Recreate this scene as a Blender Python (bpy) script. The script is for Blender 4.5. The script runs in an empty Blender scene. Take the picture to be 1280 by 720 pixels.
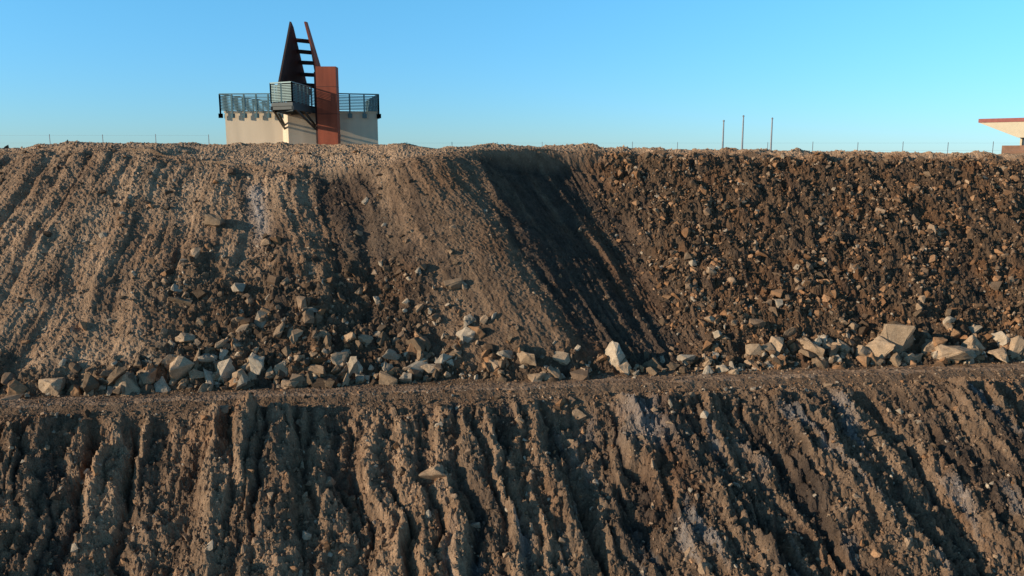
import bpy, bmesh, math, numpy as np
from mathutils import Vector, Matrix, Euler
rng = np.random.default_rng(7)
scene = bpy.context.scene
F = 1000.0; HOR = 196.0
PITCH = math.atan((360-HOR)/F); cP, sP = math.cos(PITCH), math.sin(PITCH)
def P(px, py, Y):
    xc=(px-640)/F; yc=(360-py)/F
    d=(xc, cP+yc*sP, -sP+yc*cP); k=Y/d[1]
    return Vector((d[0]*k, Y, d[2]*k))

# ------------------------------------------------------------------ noise
_ang = rng.random((256,256))*2*np.pi
GX, GY = np.cos(_ang), np.sin(_ang)
def pn(x, y, s=0):
    xi=np.floor(x).astype(np.int64); yi=np.floor(y).astype(np.int64)
    fx=x-xi; fy=y-yi
    u=fx*fx*fx*(fx*(fx*6-15)+10); v=fy*fy*fy*(fy*(fy*6-15)+10)
    X0=(xi+s*37)&255; Y0=(yi+s*91)&255; X1=(X0+1)&255; Y1=(Y0+1)&255
    a=GX[X0,Y0]*fx+GY[X0,Y0]*fy
    b=GX[X1,Y0]*(fx-1)+GY[X1,Y0]*fy
    c=GX[X0,Y1]*fx+GY[X0,Y1]*(fy-1)
    d=GX[X1,Y1]*(fx-1)+GY[X1,Y1]*(fy-1)
    return ((a*(1-u)+b*u)*(1-v)+(c*(1-u)+d*u)*v)*1.5
def fbm(x,y,s=0,o=4,g=0.5):
    r=0;a=1
    for i in range(o):
        r=r+a*pn(x,y,s+i); x=x*2.03; y=y*2.03; a*=g
    return r
def sst(a,b,x):
    t=np.clip((x-a)/(b-a),0,1); return t*t*(3-2*t)
def smooth_interp(x, xs, ys, k=1.0):
    r=0
    for o in (-1.6,-0.8,0,0.8,1.6): r=r+np.interp(x+o*k,xs,ys)
    return r/5

# ------------------------------------------------------------------ materials
def new_mat(name):
    m=bpy.data.materials.new(name); m.use_nodes=True
    nt=m.node_tree; b=nt.nodes['Principled BSDF']; return m,nt,b
def earth_mat(name, attr, bump=0.5, s1=2.0, s2=22.0, bd=0.04, contrast=(0.62,1.35)):
    m,nt,b=new_mat(name); N=nt.nodes; L=nt.links
    b.inputs['Roughness'].default_value=0.95
    b.inputs['Specular IOR Level'].default_value=0.1
    at=N.new('ShaderNodeAttribute'); at.attribute_name=attr
    tc=N.new('ShaderNodeTexCoord')
    n1=N.new('ShaderNodeTexNoise'); n1.inputs['Scale'].default_value=s1; n1.inputs['Detail'].default_value=8; n1.inputs['Roughness'].default_value=0.7
    n2=N.new('ShaderNodeTexNoise'); n2.inputs['Scale'].default_value=s2; n2.inputs['Detail'].default_value=5; n2.inputs['Roughness'].default_value=0.7
    L.new(tc.outputs['Object'],n1.inputs['Vector']); L.new(tc.outputs['Object'],n2.inputs['Vector'])
    r1=N.new('ShaderNodeMapRange'); r1.inputs['From Min'].default_value=.3; r1.inputs['From Max'].default_value=.7
    r1.inputs['To Min'].default_value=contrast[0]; r1.inputs['To Max'].default_value=contrast[1]
    r2=N.new('ShaderNodeMapRange'); r2.inputs['From Min'].default_value=.3; r2.inputs['From Max'].default_value=.7
    r2.inputs['To Min'].default_value=.7; r2.inputs['To Max'].default_value=1.3
    L.new(n1.outputs['Fac'],r1.inputs['Value']); L.new(n2.outputs['Fac'],r2.inputs['Value'])
    mu=N.new('ShaderNodeMath'); mu.operation='MULTIPLY'; L.new(r1.outputs[0],mu.inputs[0]); L.new(r2.outputs[0],mu.inputs[1])
    vm=N.new('ShaderNodeVectorMath'); vm.operation='SCALE'
    L.new(at.outputs['Color'],vm.inputs[0]); L.new(mu.outputs[0],vm.inputs['Scale'])
    L.new(vm.outputs[0],b.inputs['Base Color'])
    bp=N.new('ShaderNodeBump'); bp.inputs['Strength'].default_value=bump; bp.inputs['Distance'].default_value=bd
    L.new(n2.outputs['Fac'],bp.inputs['Height']); L.new(bp.outputs[0],b.inputs['Normal'])
    return m
MAT_EARTH=earth_mat('waste_earth','col',0.9,1.3,14.0,0.12)
MAT_TRACK=earth_mat('track_dirt','col',0.5,1.5,25.0,0.03)
MAT_ROCK=earth_mat('broken_rock','col',0.6,3.0,18.0,0.04,(0.7,1.25))
def simple_mat(name,col,rough=0.6,metal=0.0,var=0.2,scale=3.0,streak=False,bump=0.1):
    m,nt,b=new_mat(name); N=nt.nodes; L=nt.links
    tc=N.new('ShaderNodeTexCoord'); n=N.new('ShaderNodeTexNoise'); n.inputs['Scale'].default_value=scale; n.inputs['Detail'].default_value=8
    mp=N.new('ShaderNodeMapping'); 
    if streak: mp.inputs['Scale'].default_value=(1,1,0.15)
    L.new(tc.outputs['Object'],mp.inputs[0]); L.new(mp.outputs[0],n.inputs['Vector'])
    cr=N.new('ShaderNodeMapRange'); cr.inputs['From Min'].default_value=.3; cr.inputs['From Max'].default_value=.7
    cr.inputs['To Min'].default_value=1-var; cr.inputs['To Max'].default_value=1+var; L.new(n.outputs['Fac'],cr.inputs['Value'])
    vm=N.new('ShaderNodeVectorMath'); vm.operation='SCALE'; vm.inputs[0].default_value=col; L.new(cr.outputs[0],vm.inputs['Scale'])
    L.new(vm.outputs[0],b.inputs['Base Color'])
    b.inputs['Roughness'].default_value=rough; b.inputs['Metallic'].default_value=metal
    bp=N.new('ShaderNodeBump'); bp.inputs['Strength'].default_value=bump; bp.inputs['Distance'].default_value=.02
    L.new(n.outputs['Fac'],bp.inputs['Height']); L.new(bp.outputs[0],b.inputs['Normal'])
    return m

# ------------------------------------------------------------------ mesh helper
def mesh_np(name, V, Fq, mat, col=None, smooth=False):
    me=bpy.data.meshes.new(name)
    k=Fq.shape[1]; nf=Fq.shape[0]
    me.vertices.add(len(V)); me.vertices.foreach_set('co',np.ascontiguousarray(V,dtype=np.float32).ravel())
    me.loops.add(nf*k); me.loops.foreach_set('vertex_index',np.ascontiguousarray(Fq,dtype=np.int32).ravel())
    me.polygons.add(nf); me.polygons.foreach_set('loop_start',np.arange(0,nf*k,k,dtype=np.int32))
    me.polygons.foreach_set('loop_total',np.full(nf,k,dtype=np.int32))
    me.update(calc_edges=True)
    me.polygons.foreach_set('use_smooth',np.full(nf,smooth,dtype=bool))
    if col is not None:
        a=me.color_attributes.new('col','FLOAT_COLOR','POINT')
        c=np.ones((len(V),4),dtype=np.float32); c[:,:3]=col
        a.data.foreach_set('color',c.ravel())
    me.materials.append(mat)
    ob=bpy.data.objects.new(name,me); scene.collection.objects.link(ob); return ob
def grid_faces(nr,nc):
    i=np.arange(nr*nc).reshape(nr,nc)
    return np.stack([i[:-1,:-1],i[1:,:-1],i[1:,1:],i[:-1,1:]],-1).reshape(-1,4)

# ------------------------------------------------------------------ terrain definition
ZB=-10.3
def Yc(t): return smooth_interp(t,[-120,-60,-31,-22,-14,-7,-3,0,3,8,16,30,60,120],[60,50,48.2,47.7,47.2,47.4,49.2,51.5,53.2,53.8,54,55,59,70])
def Zc(t): return smooth_interp(t,[-120,-40,-30.5,-28,-25.5,-22,-19.5,-16,-9,-6.5,-4,-1,3.5,13.8,25,34,120],
                                  [.2,.2,.5,.85,1.0,.75,.3,-.25,-.25,.15,.65,.85,.7,.48,.33,.15,.1])
def drift(t): return smooth_interp(t,[-120,-31,-22,-14,-7,0,7,18,31,120],[-.1,-.05,.03,.22,.5,.55,.3,.1,.05,0])
def Yo(x): return smooth_interp(x,[-120,-60,-20.6,-8.2,0,13.3,24.5,60,120],[26,28.5,31.7,33.4,34.25,36.2,37.6,42,50])
def Yt(x): return Yo(x)+2.1+0.5*pn(x*.25,x*0,9)
def dlow(x): return np.interp(x,[-30,0,20,60],[.2,.28,.42,.4])

def spaced(lo,hi,step,far,grow=1.12):
    c=list(np.arange(lo,hi,step)); s=step; L=[lo]; 
    while L[-1]>-far: s*=grow; L.append(L[-1]-s)
    s=step; R=[c[-1]]
    while R[-1]<far: s*=grow; R.append(R[-1]+s)
    return np.array(L[:0:-1]+c+R[1:])

BROWN=np.array([.325,.205,.125]); LIGHT=np.array([.455,.305,.19]); DARK=np.array([.066,.050,.040]); RED=np.array([.27,.125,.055]); PALE=np.array([.36,.355,.345]); MID=np.array([.165,.108,.068])
def mixc(a,b,m): m=m[...,None]; return a*(1-m)+b*m

# ---- upper hill (A)
tA=spaced(-33,34,0.058,110)
back=np.array([62,58,50,40,30,24,19,15,12,10,8.5]+list(np.arange(7.6,0,-0.11)))
qs=np.concatenate([np.linspace(0,1.1,345)])
nb=len(back); nq=len(qs); nr=nb+nq
T=np.repeat(tA[None,:],nr,0)
q=np.zeros(nr); q[nb:]=qs
b=np.zeros(nr); b[:nb]=back
Q=np.repeat(q[:,None],len(tA),1); B=np.repeat(b[:,None],len(tA),1)
dr=drift(tA)[None,:]
X=T+dr*14*Q
yc=Yc(tA)[None,:]; zc=Zc(tA)[None,:]
Yx=np.where(Q>0, yc*(1-Q)+Yt(X)*Q, yc+B)
Z=zc*(1-Q)+ZB*Q
zpl=np.interp(tA,[-120,-30,-24,-21,-18,-7,-5,0,40,120],[0.1,.3,.5,.72,.75,.75,.35,.2,.0,0])[None,:]
pl=sst(0,5.5,B)
Zpl=zc*(1-pl)+zpl*pl
Zpl=np.where(B>30, Zpl-(B-30)*.8, Zpl)
Z=np.where(B>0,Zpl,Z)
nearc=np.where(Q>0,Q*14,B)
Z-=0.35*np.exp(-(nearc/0.9)**2)
D=Q*17
wt=T+0.9*pn(T*.5,D*.15,6)+.35*fbm(T*1.1,D*.6,5,3)
Rm=sst(2.6,7.0,T+1.6*fbm(T*.35,D*.25,5,3)-.8*Q)
onslope=sst(0,0.06,Q)
left=1-sst(-9,-5,wt)
farleft=1-sst(-18,-14,wt)
nX=X+1.6*pn(X*.25,D*.3,17)
foot=sst(.38,.66,Q+.14*pn(T*.3,D*.2,8)+.10*pn(X*.9,D*.9,7))*(1-sst(-6,-2,nX))*sst(-20,-15.5,nX-1.5*Q)
foot=np.maximum(foot, sst(.86,.97,Q+.05*pn(X*.7,D*.5,16))*(1-sst(9,11,X))*.9)
u=T+0.5*pn(T*.35,D*.18,11)+.15*pn(T*1.2,D*.3,10)+.08*pn(T*2.5,D*1.2,9)
spur=smooth_interp(u,[-40,-17.5,-16,-14.8,-13.8,-12.6,-11.4,-10.2,-8.8,-7,-5.6,-4.4,-2.6,-.8,1,3.2,6,9,40],
                [0,0,.12,-.15,.12,.15,-.35,-.75,-.35,.30,.45,.30,-.30,-.75,-1.05,-1.15,-.6,0,0],.45)
Z+=spur*onslope*(1-.6*sst(.65,1,Q))
rill=(np.abs(pn(u*.9,D*.07,12))-.25)*.42+(np.abs(pn(u*2.1,D*.13,13))-.25)*.2+pn(u*4.2,D*.3,14)*.05
smoothband=sst(-8.5,-6.8,wt)*(1-sst(-3.6,-2.2,wt))
valley=sst(-4,-1.8,wt)*(1-sst(4.0,8,wt))
rmod=(1-.6*Rm)*(1-.4*smoothband)*(1-.4*foot)*(1-.1*farleft)*(.5+.5*sst(-.3,.4,fbm(T*.2,D*.15,18,2)))
Z+=rill*onslope*(rmod+.15*valley)
Z+=(np.abs(pn(u*.45+3,D*.05,19))-.2)*.45*onslope*farleft
rough=.10+.24*Rm+.24*foot-.05*smoothband-.01*farleft
Z+=rough*fbm(X*.9,Yx*1.1,20,5,.58)*np.where(B>0,.45,1)
bil=np.abs(fbm(X*1.9,Yx*2.2,26,4,.6))
Z+=(bil-.3)*(.04+.24*np.maximum(Rm,foot))*onslope
Z+=.06*pn(X*6,Yx*7,30)+.035*pn(X*12,Yx*13,31)
Z+=np.where(B>0, .25*np.maximum(0,fbm(X*.35,Yx*.5,33,3))*(1-sst(6,8,B)),0)
C=mixc(np.broadcast_to(BROWN,Z.shape+(3,)),LIGHT,np.clip(.5+fbm(X*.3,Yx*.3,40,3),0,1)*left)
C=mixc(C,LIGHT*1.1,sst(0,.5,B)*.8)
ash_shade=np.clip(sst(-12.8,-10.8,wt)*(1-sst(-9.4,-7.4,wt))*.9 + sst(-4.2,-2.0,wt)*(1-sst(4,9,wt)),0,1)*onslope  # dark ash tone that also paints shade into the gully bands
C=mixc(C,DARK,ash_shade*.85)
C=mixc(C,MID*1.3,smoothband*.7*onslope)
C=mixc(C,MID*.75,foot*.8)
C=mixc(C,MID*.66,Rm*onslope*.9)
C=mixc(C,RED*.8,np.clip(fbm(X*.5,Yx*.5,44,3)*1.6-.2,0,1)*Rm*.5)
C=mixc(C,RED*.8,np.clip(fbm(X*.25,Yx*.25,47,3)*1.6-.1,0,1)*.3*onslope*(1-.7*farleft))
C=mixc(C,PALE,np.exp(-((u+14.6)/.4)**2)*sst(.08,.2,Q)*(1-sst(.3,.5,Q))*.55)
st=np.clip(fbm(u*1.2,D*.15,50,3)*1.5,0,1)
C=mixc(C,DARK,st*.6*onslope*(1-.25*farleft))
lb=np.clip(fbm(u*1.6,D*.1,54,3)*1.6-.35,0,1)
C=mixc(C,BROWN*.8,lb*valley*.5)
A=dict(X=X,Y=Yx,Z=Z,T=T,Q=Q,B=B,Rm=Rm,foot=foot,left=left,smooth=smoothband,ash_shade=ash_shade,C=C)
V=np.stack([X,Yx,Z],-1).reshape(-1,3)
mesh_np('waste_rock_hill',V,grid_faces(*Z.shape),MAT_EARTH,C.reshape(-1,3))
clump=np.clip(.35+1.1*fbm(X*.5,Yx*.6,120,3)+.5*fbm(u*.5,D*.08,125,2),0,1)

# ---- bench + lower slope (B)
xB=spaced(-24,30,0.05,110)
bw=np.arange(3.9,0,-0.06); ls=np.concatenate([np.arange(0,9.6,0.036),np.array([9.8,10.2,10.8,11.6,12.6,13.6,15,17,19.6,21,24])])
nb2=len(bw); nr=nb2+len(ls)
W=np.zeros(nr); W[:nb2]=bw; S=np.zeros(nr); S[nb2:]=ls
W=np.repeat(W[:,None],len(xB),1); S=np.repeat(S[:,None],len(xB),1)
XB=np.repeat(xB[None,:],nr,0)
X=XB+dlow(XB)*S
Y=Yo(XB)+.18*pn(XB*.8,XB*0,60)+.10*pn(XB*2.3,XB*0,59)+W-S
Z=ZB-.76*np.minimum(S,19.6)+0*X
er=np.where(S>0,S,W)
Z-=0.22*np.exp(-(er/0.35)**2)
on=sst(0,1.0,S)
u=XB+.45*pn(XB*.5,S*.5,61)+.22*pn(XB*1.3,S*1.1,62)+.08*pn(XB*4,S*3.5,58)
r1=np.abs(pn(u*.75,S*.10,63)); r2=np.abs(pn(u*1.6,S*.20,64)); r3=pn(u*3.4,S*.5,65)
big=pn(u*.22,S*.05,66)
mod=.5+.5*sst(-.4,.4,fbm(XB*.3,S*.35,57,3))
Z+=on*(((r1-.22)*.95+(r2-.22)*.6+r3*.15)*mod+big*.9)*np.where(S>9.6,.6,1)
cl=fbm(X*1.6,Y*1.9,70,5,.62)
Z+=(.02+.19*on)*cl
Z+=(.02+.15*on)*(np.abs(fbm(X*3.1,Y*3.6,76,3,.6))-.3)
Z+=.02*pn(X*12,Y*14,80)+.045*pn(X*6,Y*7,81)*np.maximum(on,.4)
C=mixc(np.broadcast_to(BROWN*.85,Z.shape+(3,)),LIGHT,np.clip((r1+r2)*1.2-.3,0,1)*.75)  # ridges coloured lighter to paint in their sunlit look
rill_shade=np.clip(.62-(r1+r2)*1.5,0,1)
C=mixc(C,DARK,np.clip(rill_shade*1.25+.65*np.clip(fbm(u*.6,S*.15,84,3),0,1)+.38*sst(-4,5,X),0,.93)*on)  # painted shade between ridges, plus dark patches and darker ground to the right
C=mixc(C,RED,np.clip(fbm(X*.4,Y*.4,86,3)*1.5-.15,0,1)*.25)
C=mixc(C,MID,(1-on)*.6)
pz=np.exp(-((u-5.2)/1.0)**2)*sst(.3,1,S)*(1-sst(1.8,3,S))*.5
pz=np.maximum(pz,np.clip(fbm(u*.9,S*.25,88,3)*2.2-.9,0,1)*.45*sst(-6,0,X))
C=mixc(C,PALE*.85,pz*on)
Bd=dict(X=X,Y=Y,Z=Z,W=W,S=S,R=r1+r2,C=C)
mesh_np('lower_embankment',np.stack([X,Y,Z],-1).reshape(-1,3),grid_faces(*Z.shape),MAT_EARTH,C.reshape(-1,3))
# track = strip on the bench with ragged edges that sink into the bench
r0=int(np.argmin(abs(bw-1.7))); r1_=int(np.argmin(abs(bw-0.3)))
sl=slice(r0,r1_+1)
Xt,Yt_,Zt=X[sl].copy(),Y[sl].copy(),Z[sl].copy()
w=W[sl]; edge=(np.minimum(w-bw[r1_],bw[r0]-w))
Zt+=.022-.09*np.clip(1-edge/(.28+.22*fbm(Xt*1.2,w*3,92,3)),0,1)
Ct=mixc(np.broadcast_to(np.array([.21,.135,.085]),Zt.shape+(3,)),np.array([.32,.215,.14]),np.clip(.4+fbm(Xt*.4,Yt_*2,90,3),0,1))
Ct=mixc(Ct,MID,(np.exp(-((w-1.05+.1*pn(Xt*.5,w*0,91))/.14)**2))*.5)
mesh_np('dirt_track',np.stack([Xt,Yt_,Zt],-1).reshape(-1,3),grid_faces(*Zt.shape),MAT_TRACK,Ct.reshape(-1,3))
gx=np.array([-4000,-1500,-500,-200,-100,-50,0,50,100,200,500,1500,4000.]); gy=gx.copy()
GXm,GYm=np.meshgrid(gx,gy); Gz=-25.0+0*GXm
mesh_np('ground',np.stack([GXm,GYm,Gz],-1).reshape(-1,3),grid_faces(13,13)[:,::-1],MAT_EARTH,np.broadcast_to(BROWN,(169,3)))

# ------------------------------------------------------------------ rocks
def hull(npts,seed,flat=.75,jit=.25,bev=False):
    r=np.random.default_rng(seed); bm=bmesh.new()
    p=r.normal(size=(npts,3)); p/=np.linalg.norm(p,axis=1)[:,None]
    p=np.sign(p)*np.abs(p)**.75
    p*= (1-jit*r.random((npts,1)))*np.array([1,.8+.2*r.random(),flat*(.8+.4*r.random())])*.62
    for a in p: bm.verts.new(a)
    bmesh.ops.convex_hull(bm,input=bm.verts)
    for v in [v for v in bm.verts if not v.link_faces]: bm.verts.remove(v)
    if bev:
        bmesh.ops.dissolve_limit(bm,angle_limit=.25,verts=bm.verts,edges=bm.edges)
        bmesh.ops.bevel(bm,geom=list(bm.edges),offset=.022,segments=1,affect='EDGES',clamp_overlap=True)
    bmesh.ops.triangulate(bm,faces=bm.faces)
    if bev:
        bmesh.ops.subdivide_edges(bm,edges=list(bm.edges),cuts=2,use_grid_fill=True)
        bmesh.ops.triangulate(bm,faces=bm.faces)
    bmesh.ops.recalc_face_normals(bm,faces=bm.faces)
    bm.verts.index_update()
    V=np.array([v.co[:] for v in bm.verts]); Fc=np.array([[v.index for v in f.verts] for f in bm.faces]); bm.free()
    if bev:
        n=V/np.linalg.norm(V,axis=1)[:,None]
        V=V+n*(.06*pn(V[:,0]*3+seed,V[:,1]*3+V[:,2]*2.3,3)+.035*pn(V[:,0]*8+seed,V[:,1]*8+V[:,2]*7,4))[:,None]
    return V,Fc
SM=[hull(9,i) for i in range(10)]; MD=[hull(13,50+i,.75,.32) for i in range(14)]; BG=[hull(12,100+i,.85,.34,True) for i in range(14)]
def rotmats(n,tilt):
    a=rng.random(n)*2*np.pi; bx=rng.normal(size=n)*tilt; by=rng.normal(size=n)*tilt
    ca,sa=np.cos(a),np.sin(a); cb,sb=np.cos(bx),np.sin(bx); cc,sc=np.cos(by),np.sin(by)
    Rz=np.zeros((n,3,3)); Rz[:,0,0]=ca;Rz[:,0,1]=-sa;Rz[:,1,0]=sa;Rz[:,1,1]=ca;Rz[:,2,2]=1
    Rx=np.zeros((n,3,3)); Rx[:,0,0]=1;Rx[:,1,1]=cb;Rx[:,1,2]=-sb;Rx[:,2,1]=sb;Rx[:,2,2]=cb
    Ry=np.zeros((n,3,3)); Ry[:,1,1]=1;Ry[:,0,0]=cc;Ry[:,0,2]=sc;Ry[:,2,0]=-sc;Ry[:,2,2]=cc
    return Rx@Ry@Rz
def scatter(name,pos,size,col,lib,tilt=.7,sink=.15):
    n=len(pos); R=rotmats(n,tilt); sc=size[:,None]*(1+.25*rng.normal(size=(n,3)).clip(-1.5,1.5))
    k=rng.integers(0,len(lib),n); Vs=[];Fs=[];Cs=[];off=0
    for i,(bv,bf) in enumerate(lib):
        m=np.where(k==i)[0]
        if len(m)==0: continue
        v=bv[None]*sc[m][:,None,:]
        v=np.einsum('nij,nkj->nki',R[m],v)+pos[m][:,None,:]
        v[...,2]+= (size[m]*(.23-sink))[:,None]
        f=bf[None]+(np.arange(len(m))*len(bv))[:,None,None]+off
        Vs.append(v.reshape(-1,3)); Fs.append(f.reshape(-1,3)); Cs.append(np.repeat(col[m],len(bv),0)); off+=len(m)*len(bv)
    return mesh_np(name,np.concatenate(Vs),np.concatenate(Fs),MAT_ROCK,np.concatenate(Cs))
def rockcol(n,a,b,redp=.15,palep=.1,darkp=.2):
    m=rng.random((n,1))**1.5; c=a*(1-m)+b*m
    r=rng.random(n); c[r<redp]=c[r<redp]*.45+np.array([.36,.17,.07])*.55
    c[(r>redp)&(r<redp+palep)]=np.array([.42,.335,.24])
    dd=r>1-darkp; c[dd]=c[dd]*.5
    return c*(.75+.5*rng.random((n,1)))
def pick(D_,n,wf,rowlo,rowhi,xr):
    i=rng.integers(rowlo,rowhi,n*4); j=rng.integers(0,D_['X'].shape[1],n*4)
    ok=(D_['X'][i,j]>xr[0])&(D_['X'][i,j]<xr[1])&(rng.random(n*4)<wf(i,j))
    i=i[ok][:n]; j=j[ok][:n]
    return i,j,np.stack([D_['X'][i,j],D_['Y'][i,j],D_['Z'][i,j]],-1)
def plaw(n,lo,hi,p=2.2):
    uu=rng.random(n); return (lo**(1-p)+uu*(hi**(1-p)-lo**(1-p)))**(1/(1-p))
ROC=np.array([.19,.125,.08]); ROL=np.array([.39,.27,.17])
q1=nb+int(.94*nq)
# right rubble face
i,j,p=pick(A,14000,lambda i,j:A['Rm'][i,j]*(.08+.8*clump[i,j]),nb+3,q1,(-5,38))
s=plaw(len(p),.10,.62,2.8)*(.95+.25*A['Q'][i,j])
scatter('loose_rocks',p,s,rockcol(len(p),ROC*.9,ROL*1.05,.38,.06,.3),MD,sink=.2)
# toe of the left side
i,j,p=pick(A,6500,lambda i,j:A['foot'][i,j]**1.4*(.08+.85*clump[i,j]),nb+100,q1,(-30,11))
s=plaw(len(p),.10,.80,2.3)*(.6+.6*A['Q'][i,j])
scatter('loose_rocks',p,s,rockcol(len(p),ROC*.9,ROL,.14,.10,.33),MD,sink=.2)
# gravel all over upper
i,j,p=pick(A,54000,lambda i,j:np.clip(.28+.6*A['foot'][i,j]+.6*A['Rm'][i,j]-.12*A['smooth'][i,j],0,1)*(.4+.6*clump[i,j]),nb-30,q1,(-34,38))
s=plaw(len(p),.04,.18,2.6)
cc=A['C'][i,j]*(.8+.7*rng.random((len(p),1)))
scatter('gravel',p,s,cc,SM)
i,j,p=pick(A,1100,lambda i,j:A['left'][i,j]*.6,nb-30,q1,(-34,0))
scatter('loose_rocks',p,plaw(len(p),.10,.5,2.5),rockcol(len(p),ROC,ROL,.1,.15,.35),MD,sink=.2)
i,j,p=pick(A,420,lambda i,j:(A['Q'][i,j]**1.5)*.8,nb,q1,(-8,9))
scatter('loose_rocks',p,plaw(len(p),.10,.40,2.5),rockcol(len(p),ROC,ROL,.1,.15,.3),MD,sink=.2)
# lower slope
nbr=len(bw); nls=nbr+262
i,j,p=pick(Bd,42000,lambda i,j:np.clip(.5+0*Bd['R'][i,j],0,1),nbr,nls,(-24,30))
s=plaw(len(p),.035,.16,2.5); scatter('gravel',p,s,Bd['C'][i,j]*(.8+.6*rng.random((len(p),1))),SM)
i,j,p=pick(Bd,2600,lambda i,j:np.clip(.4+0*Bd['R'][i,j],0,1),nbr,nls,(-24,30))
s=plaw(len(p),.1,.42,2.9); scatter('loose_rocks',p,s,rockcol(len(p),ROC,ROL,.15,.12,.25),MD)
i,j,p=pick(Bd,5500,lambda i,j:.5+0*Bd['R'][i,j],nb2-45,nb2+8,(-24,34))
scatter('gravel',p,plaw(len(p),.03,.2,2.4),rockcol(len(p),ROC,ROL),SM)
# toe rock line
def zA(x,y):
    r=slice(nb,nb+nq); d=(A['X'][r]-x)**2+(A['Y'][r]-y)**2; k=np.unravel_index(np.argmin(d),d.shape); return max(A['Z'][r][k],ZB)
n=400; xx=rng.uniform(-23,12,n); xx=np.where(rng.random(n)<.65,rng.uniform(-18,0,n),xx)
yy=Yt(xx)+rng.gamma(1.5,.8,n)*np.where((xx>-17)&(xx<-1),1.3,.5)-.3
zz=np.array([zA(a,b_) for a,b_ in zip(xx,yy)])
scatter('toe_rocks',np.stack([xx,yy,zz],-1),plaw(n,.22,1.0,2.1),rockcol(n,ROL*.7,ROL*1.05,.08,.25,.25),BG,.6,.1)
n=220; xx=rng.uniform(10,31,n); yy=Yt(xx)+rng.gamma(1.4,.45,n)-.1
zz=np.array([zA(a,b_) for a,b_ in zip(xx,yy)])
scatter('toe_rocks',np.stack([xx,yy,zz],-1),plaw(n,.25,.9,2.0),rockcol(n,ROL*.75,ROL*1.1,.2,.25,.15),BG,.6,.1)
bl=[(68,481,34,1),(162,480,44,1.1),(228,463,32,1),(226,377,30,.7),(268,275,26,.7),(300,468,22,1),(355,458,28,1),(425,445,24,1),
    (540,458,26,.9),(618,455,24,1),(660,447,26,1),(700,446,24,1),(232,425,28,1),(780,460,22,1),(185,470,26,1),
    (1112,424,50,1.0),(1100,437,32,1),(1190,441,50,.8),(1215,430,34,.9),(972,432,26,1.1),(942,436,28,.9),(1262,430,34,.8),(1160,432,22,1),(1050,432,26,1),(1016,436,26,.9),(918,464,14,.9),(1245,444,24,.9),(1075,440,20,1),(1135,448,20,1)]
for k,(px,py,wpx,hr) in enumerate(bl):
    best=None
    for Yv in np.arange(33,50,.15):
        pt=P(px,py+wpx*.25,Yv)
        if pt.z<=zA(pt.x,pt.y)+.02: best=pt; break
    if best is None: best=P(px,py,36)
    size=wpx/1000*best.y/1.02
    v,f=BG[(k*5)%len(BG)]
    R=rotmats(1,.25)[0]; vv=(v*np.array([1,.85,.9*hr])*size)@R.T
    vv=vv*size*1.0/max(1e-6,(vv[:,0].max()-vv[:,0].min()))
    pos=np.array([best.x,best.y,best.z+size*.2])
    c=np.array([.43,.305,.195])*(.8+.3*rng.random())*(.6 if k in (3,4) else 1)
    mesh_np('boulder',vv+pos,f,MAT_ROCK,np.broadcast_to(c,(len(vv),3)))
def zBf(x,y):
    d=(Bd['X']-x)**2+(Bd['Y']-y)**2; k=np.unravel_index(np.argmin(d),d.shape); return Bd['Z'][k]
for k,(px,py,wpx) in enumerate([(540,590,44),(862,690,24),(880,706,22),(725,514,20),(280,510,14),(410,600,18),(1135,676,18)]):
    best=None
    for Yv in np.arange(24,38,.15):
        pt=P(px,py+wpx*.2,Yv)
        if pt.z<=zBf(pt.x,pt.y)+.02: best=pt; break
    if best is None: continue
    size=wpx/1000*best.y
    v,f=BG[(k+4)%len(BG)]; R=rotmats(1,.3)[0]; vv=(v*size)@R.T
    mesh_np('boulder',vv+np.array([best.x,best.y,best.z+size*.02]),f,MAT_ROCK,np.broadcast_to(np.array([.34,.235,.15]),(len(vv),3)))

# ------------------------------------------------------------------ built structures
M_CONC=simple_mat('beige_render_wall',(.72,.58,.41),.85,var=.10,scale=1.2,streak=True)
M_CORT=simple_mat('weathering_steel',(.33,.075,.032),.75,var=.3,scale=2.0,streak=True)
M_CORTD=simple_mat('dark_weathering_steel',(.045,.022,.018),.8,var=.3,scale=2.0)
M_RAIL=simple_mat('galvanised_green_steel',(.13,.21,.21),.5,.2,var=.1)
M_DARK=simple_mat('dark_steel',(.035,.045,.045),.6,.2,var=.1)
M_CREAM=simple_mat('cream_soffit',(.62,.52,.36),.7,var=.05)
M_BROWN=simple_mat('brown_brick',(.24,.13,.08),.85,var=.2)
M_GLASS=simple_mat('window_glass',(.05,.06,.07),.1,var=.05)
M_POST=simple_mat('galvanised_post',(.30,.32,.33),.5,.3,var=.1)
def empty(name,loc=(0,0,0)):
    e=bpy.data.objects.new(name,None); e.location=loc; scene.collection.objects.link(e); return e
def bm_obj(name,bm,mat,parent):
    bmesh.ops.recalc_face_normals(bm,faces=bm.faces)
    me=bpy.data.meshes.new(name); bm.to_mesh(me); bm.free(); me.materials.append(mat)
    o=bpy.data.objects.new(name,me); scene.collection.objects.link(o)
    if parent is not None: o.parent=parent
    return o
def add_box(bm,x0,x1,y0,y1,z0,z1):
    vs=[bm.verts.new((x,y,z)) for z in (z0,z1) for (x,y) in ((x0,y0),(x1,y0),(x1,y1),(x0,y1))]
    for f in ((0,1,2,3),(4,5,6,7),(0,1,5,4),(1,2,6,5),(2,3,7,6),(3,0,4,7)): bm.faces.new([vs[i] for i in f])
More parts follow.
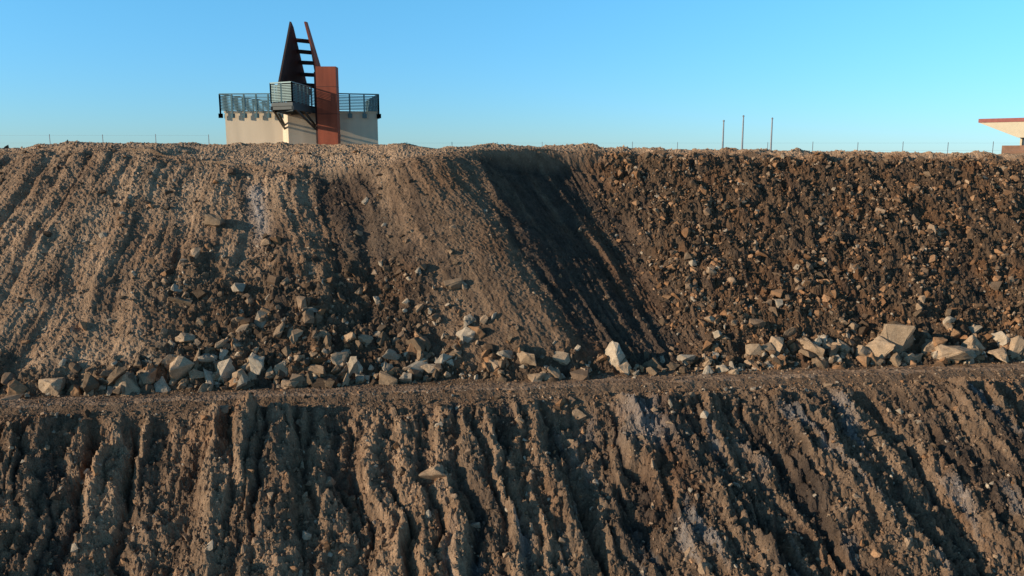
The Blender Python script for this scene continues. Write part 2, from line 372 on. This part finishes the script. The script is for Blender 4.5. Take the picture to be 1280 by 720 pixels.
def add_prism(bm,poly,z0,z1):
    lo=[bm.verts.new((x,y,z0)) for x,y in poly]; hi=[bm.verts.new((x,y,z1)) for x,y in poly]; n=len(poly)
    bm.faces.new(lo); bm.faces.new(hi)
    for i in range(n): bm.faces.new([lo[i],lo[(i+1)%n],hi[(i+1)%n],hi[i]])
def add_plate(bm,pts,thick):
    pts=[Vector(p) for p in pts]; n=(pts[1]-pts[0]).cross(pts[2]-pts[0]).normalized()*thick/2
    a=[bm.verts.new(p+n) for p in pts]; b_=[bm.verts.new(p-n) for p in pts]; k=len(pts)
    bm.faces.new(a); bm.faces.new(b_)
    for i in range(k): bm.faces.new([a[i],a[(i+1)%k],b_[(i+1)%k],b_[i]])
def add_bar(bm,a,b_,w=.05,h=None):
    a=Vector(a); b_=Vector(b_); h=h or w; d=(b_-a); 
    zz=Vector((0,0,1)) if abs(d.normalized().z)<.95 else Vector((0,1,0))
    sx=d.cross(zz).normalized()*w/2; sy=sx.cross(d).normalized()*h/2
    q_=[]
    for p in (a,b_): q_.append([bm.verts.new(p+sx*i+sy*j_) for i,j_ in ((-1,-1),(1,-1),(1,1),(-1,1))])
    bm.faces.new(q_[0]); bm.faces.new(q_[1])
    for i in range(4): bm.faces.new([q_[0][i],q_[0][(i+1)%4],q_[1][(i+1)%4],q_[1][i]])

mem=empty('memorial_lookout',(-14.5,57,.75))
mem_inv=Matrix.Translation(-Vector(mem.location))
def fin(name,bm,mat):
    bmesh.ops.transform(bm,matrix=mem_inv,verts=bm.verts); return bm_obj(name,bm,mat,mem)
zT=P(0,141,56).z
A0=(P(273,0,56.2).x,56.2); A1=(P(346,0,56).x,56.0); A2=(P(352,0,55).x,55.2); A3=(P(388,0,55.6).x,55.6); A4=(P(468,0,56.6).x,56.6)
plat=[A0,A1,A2,A3,A4,(A4[0]-2.3,64),(A0[0]+.8,64)]
bm=bmesh.new(); add_prism(bm,plat,-.6,zT); fin('platform_wall',bm,M_CONC)
bm=bmesh.new()
cx=sum(p[0] for p in plat)/7; cy=sum(p[1] for p in plat)/7
add_prism(bm,[(cx+(x-cx)*1.012,cy+(y-cy)*1.02) for x,y in plat],zT+.002,zT+.12); fin('coping',bm,M_CONC)
def railing(name,pts,z,h=1.15,n=6,post=1.15,down=.45,mat=None,rh=.04):
    bm=bmesh.new()
    for a,b_ in zip(pts[:-1],pts[1:]):
        a=Vector((*a,z)); b2=Vector((*b_,z)); L=(b2-a).length; k=max(1,round(L/post))
        for i in range(k+1):
            p=a.lerp(b2,i/k); add_bar(bm,p+Vector((0,0,-down)),p+Vector((0,0,h)),.09,.09)
            if down>0: add_bar(bm,p+Vector((0,.02,-down)),p+Vector((0,.02,-down+.3)),.30,.05)
        for j_ in range(n):
            zz=.10+(h-.14)*j_/n; add_bar(bm,a+Vector((0,0,zz)),b2+Vector((0,0,zz)),.03,rh)
        add_bar(bm,a+Vector((0,0,h)),b2+Vector((0,0,h)),.09,.08)
    return fin(name,bm,mat or M_RAIL)
off=.22
railing('railing_left',[(A0[0]+.8,63.5),(A0[0]-off,56.2-off),(A1[0],56-off)],zT+.1,n=10,post=.85,rh=.06)
railing('railing_right',[(A3[0]+1.4,55.8-off),(A4[0]+off*.6,56.6-off),(A4[0]-2.0,63.5)],zT+.1,n=10,post=.85,rh=.06)
zF=P(0,128,51).z
b0=P(333,0,51.5); b1=P(360,0,50.6); b2=P(389,0,55.2); b3=P(350,0,56)
bal=[(b0.x,b0.y),(b1.x,b1.y),(b2.x,b2.y),(b3.x,b3.y)]
bm=bmesh.new(); add_prism(bm,bal,zF-.22,zF); fin('balcony_floor',bm,M_DARK)
railing('balcony_railing',[bal[3],bal[0],bal[1],bal[2]],zF,1.2,11,.8,.0,rh=.05)
bm=bmesh.new()
for a,b_ in ((bal[0],bal[3]),(bal[1],bal[2])):
    add_bar(bm,(*[a[0],a[1]],zF-.34),(b_[0],b_[1],zF-.34),.14,.24)
    for tt,dz in ((.12,1.5),(.45,1.3)):
        m=Vector(a).lerp(Vector(b_),tt); e=Vector(b_)
        add_bar(bm,(m.x,m.y,zF-.4),(e.x,e.y-.1,zF-dz),.11)
for t_ in (.03,.25,.5,.75):
    a=Vector(bal[0]).lerp(Vector(bal[3]),t_); b_=Vector(bal[1]).lerp(Vector(bal[2]),t_)
    add_bar(bm,(a.x,a.y,zF-.33),(b_.x,b_.y,zF-.33),.12,.2)
    a2=Vector(bal[0]).lerp(Vector(bal[3]),t_+.2)
    add_bar(bm,(a2.x,a2.y,zF-.5),(b_.x,b_.y,zF-.5),.08,.08)
fin('balcony_brackets',bm,M_DARK)
pl0=P(391,0,54.2).x; pl1=P(416.5,0,54.2).x; zt=P(0,83,54.2).z
bm=bmesh.new(); add_box(bm,pl0,pl1,54.2,55.0,-.8,zt)
o=fin('steel_pillar',bm,M_CORT)
bm=bmesh.new()
for z_ in (P(0,108,54).z,P(0,142,54).z): add_box(bm,pl0-.006,pl1+.006,54.194,55.006,z_-.012,z_+.012)
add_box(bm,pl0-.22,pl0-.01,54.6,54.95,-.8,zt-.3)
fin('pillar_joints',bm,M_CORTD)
bm=bmesh.new()
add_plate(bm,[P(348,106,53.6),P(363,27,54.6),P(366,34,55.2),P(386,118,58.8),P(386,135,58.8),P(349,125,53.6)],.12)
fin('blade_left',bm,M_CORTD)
bm=bmesh.new()
add_plate(bm,[P(381,27,54.8),P(383.5,28,55.6),P(402,90,58.5),P(402,135,58.5),P(397,135,55),P(395.5,84,54.8)],.12)
fin('blade_right',bm,M_CORT)
bm=bmesh.new()
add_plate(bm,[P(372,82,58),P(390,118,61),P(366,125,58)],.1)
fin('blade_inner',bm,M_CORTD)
bm=bmesh.new()
for (xa,ya,xb,yb,Yd) in ((368,50,387,52,56),(370,64,391,66,56.3),(372,78,394,79,56.6),(376,93,396,94,57),(378,106,396,107,57.5)):
    add_bar(bm,P(xa,ya,Yd),P(xb,yb,Yd),.3,.24)
fin('cross_beams',bm,M_CORTD)

for px,py in ((911,152),(936,146),(973,149)):
    e=empty('flagpole',(P(px,0,62).x,62,.0)); zt=P(0,py,62).z
    bm=bmesh.new(); bmesh.ops.create_cone(bm,segments=10,radius1=.085,radius2=.05,depth=zt+.6,cap_ends=True,matrix=Matrix.Translation((0,0,zt/2-.3)))
    bm_obj('pole',bm,M_POST,e)
    bm=bmesh.new(); bmesh.ops.create_uvsphere(bm,u_segments=10,v_segments=6,radius=.08,matrix=Matrix.Translation((0,0,zt+.05))); bm_obj('finial',bm,M_POST,e)
    bm=bmesh.new(); bmesh.ops.create_cone(bm,segments=12,radius1=.22,radius2=.16,depth=.3,cap_ends=True,matrix=Matrix.Translation((0,0,.1))); bm_obj('base_collar',bm,M_POST,e)
def fence(x0,x1,y,zg,h,st):
    e=empty('wire_fence',(x0,y,zg)); bm=bmesh.new(); n=int((x1-x0)/st)
    for i in range(n+1):
        x=(x1-x0)*i/n; add_bar(bm,(x,0,-.5),(x,0,h+.06*math.sin(i*3.1)),.035)
    bm_obj('posts',bm,M_POST,e)
    bm=bmesh.new()
    for zz in (.45,.95): add_bar(bm,(0,0,h*zz-.03),(x1-x0,0,h*zz-.03),.006)
    bm_obj('wires',bm,M_POST,e)
fence(-7.5,44,58,.0,1.05,3.2)
fence(-42,-20.5,55,.5,1.0,3.2)

# shelter building on the right (turned so its end wall faces away from view)
xe=P(1237,0,74).x
bd=empty('visitor_centre_building',(xe,74,.0)); bd.rotation_euler=(0,0,-math.radians(40))
def bfin(name,bm,mat): return bm_obj(name,bm,mat,bd)
ztop=P(0,150,74).z; ze=P(0,153.5,74).z; zi=P(0,172,72).z; L=3.2
bm=bmesh.new()
v=[(.05,ze),(L,zi),(16,zi),(16,ztop-.05),(.05,ztop-.05)]
f0=[bm.verts.new((x,.05,z)) for x,z in v]; f1=[bm.verts.new((x,7,z)) for x,z in v]
bm.faces.new(f0); bm.faces.new(f1)
for i in range(5): bm.faces.new([f0[i],f0[(i+1)%5],f1[(i+1)%5],f1[i]])
bfin('roof_soffit',bm,M_CREAM)
bm=bmesh.new(); add_box(bm,0,16.1,-.02,7.1,ze+.02,ztop+.1); bfin('roof_fascia',bm,simple_mat('red_fascia',(.30,.07,.05),.5))
zs=P(0,182,74).z
bm=bmesh.new(); add_box(bm,1.9,15.8,.9,6.4,-.8,zs); bfin('wall',bm,M_BROWN)
bm=bmesh.new(); add_box(bm,3.3,15.6,1.1,6.2,zs,zi-.01); bfin('windows',bm,M_GLASS)
bm=bmesh.new()
for k in range(6): add_box(bm,3.25+k*2.2,3.4+k*2.2,1.0,1.15,zs,zi+.0)
bfin('window_frames',bm,M_CREAM)

# ------------------------------------------------------------------ light, sky, camera
AZ=math.radians(71); EL=math.radians(15)
sd=Vector((-math.sin(AZ)*math.cos(EL),-math.cos(AZ)*math.cos(EL),math.sin(EL)))
ld=bpy.data.lights.new('sun','SUN'); ld.energy=5.0; ld.angle=math.radians(.5); ld.color=(1,.83,.62)
lo=bpy.data.objects.new('sun',ld); scene.collection.objects.link(lo); lo.rotation_euler=sd.to_track_quat('Z','Y').to_euler(); lo.location=(-40,-10,40)
w=bpy.data.worlds.new('World'); scene.world=w; w.use_nodes=True; nt=w.node_tree; bg=nt.nodes['Background']
sk=nt.nodes.new('ShaderNodeTexSky'); sk.sky_type='NISHITA'; sk.sun_disc=False; sk.sun_elevation=EL; sk.sun_rotation=math.atan2(sd.x,sd.y)
sk.air_density=1.0; sk.dust_density=0.0; sk.ozone_density=3.0
# hand-set sky tint by elevation, dimmed overhead to cut fill light (world direction, same for every viewer)
tc=nt.nodes.new('ShaderNodeTexCoord'); sp=nt.nodes.new('ShaderNodeSeparateXYZ'); nt.links.new(tc.outputs['Generated'],sp.inputs[0])
cr=nt.nodes.new('ShaderNodeValToRGB'); nt.links.new(sp.outputs['Z'],cr.inputs['Fac'])
cr.color_ramp.elements[0].position=0.0; cr.color_ramp.elements[0].color=(.60,.98,1.62,1)
cr.color_ramp.elements[1].position=.20; cr.color_ramp.elements[1].color=(.80,1.58,1.85,1)
e3=cr.color_ramp.elements.new(.5); e3.color=(.55,.75,.8,1)  # unseen upper sky turned down to weaken fill light
mx=nt.nodes.new('ShaderNodeMix'); mx.data_type='RGBA'; mx.blend_type='MULTIPLY'; mx.inputs['Factor'].default_value=1
nt.links.new(sk.outputs[0],mx.inputs['A']); nt.links.new(cr.outputs[0],mx.inputs['B'])
nt.links.new(mx.outputs['Result'],bg.inputs['Color']); bg.inputs['Strength'].default_value=.12
cd=bpy.data.cameras.new('camera'); cd.sensor_width=36; cd.lens=36*F/1280; cd.clip_end=9000; cd.clip_start=.1
co=bpy.data.objects.new('camera',cd); scene.collection.objects.link(co); co.location=(0,0,0); co.rotation_euler=(math.pi/2-PITCH,0,0)
scene.camera=co
scene.view_settings.view_transform='Standard'; scene.view_settings.look='None'; scene.view_settings.exposure=0
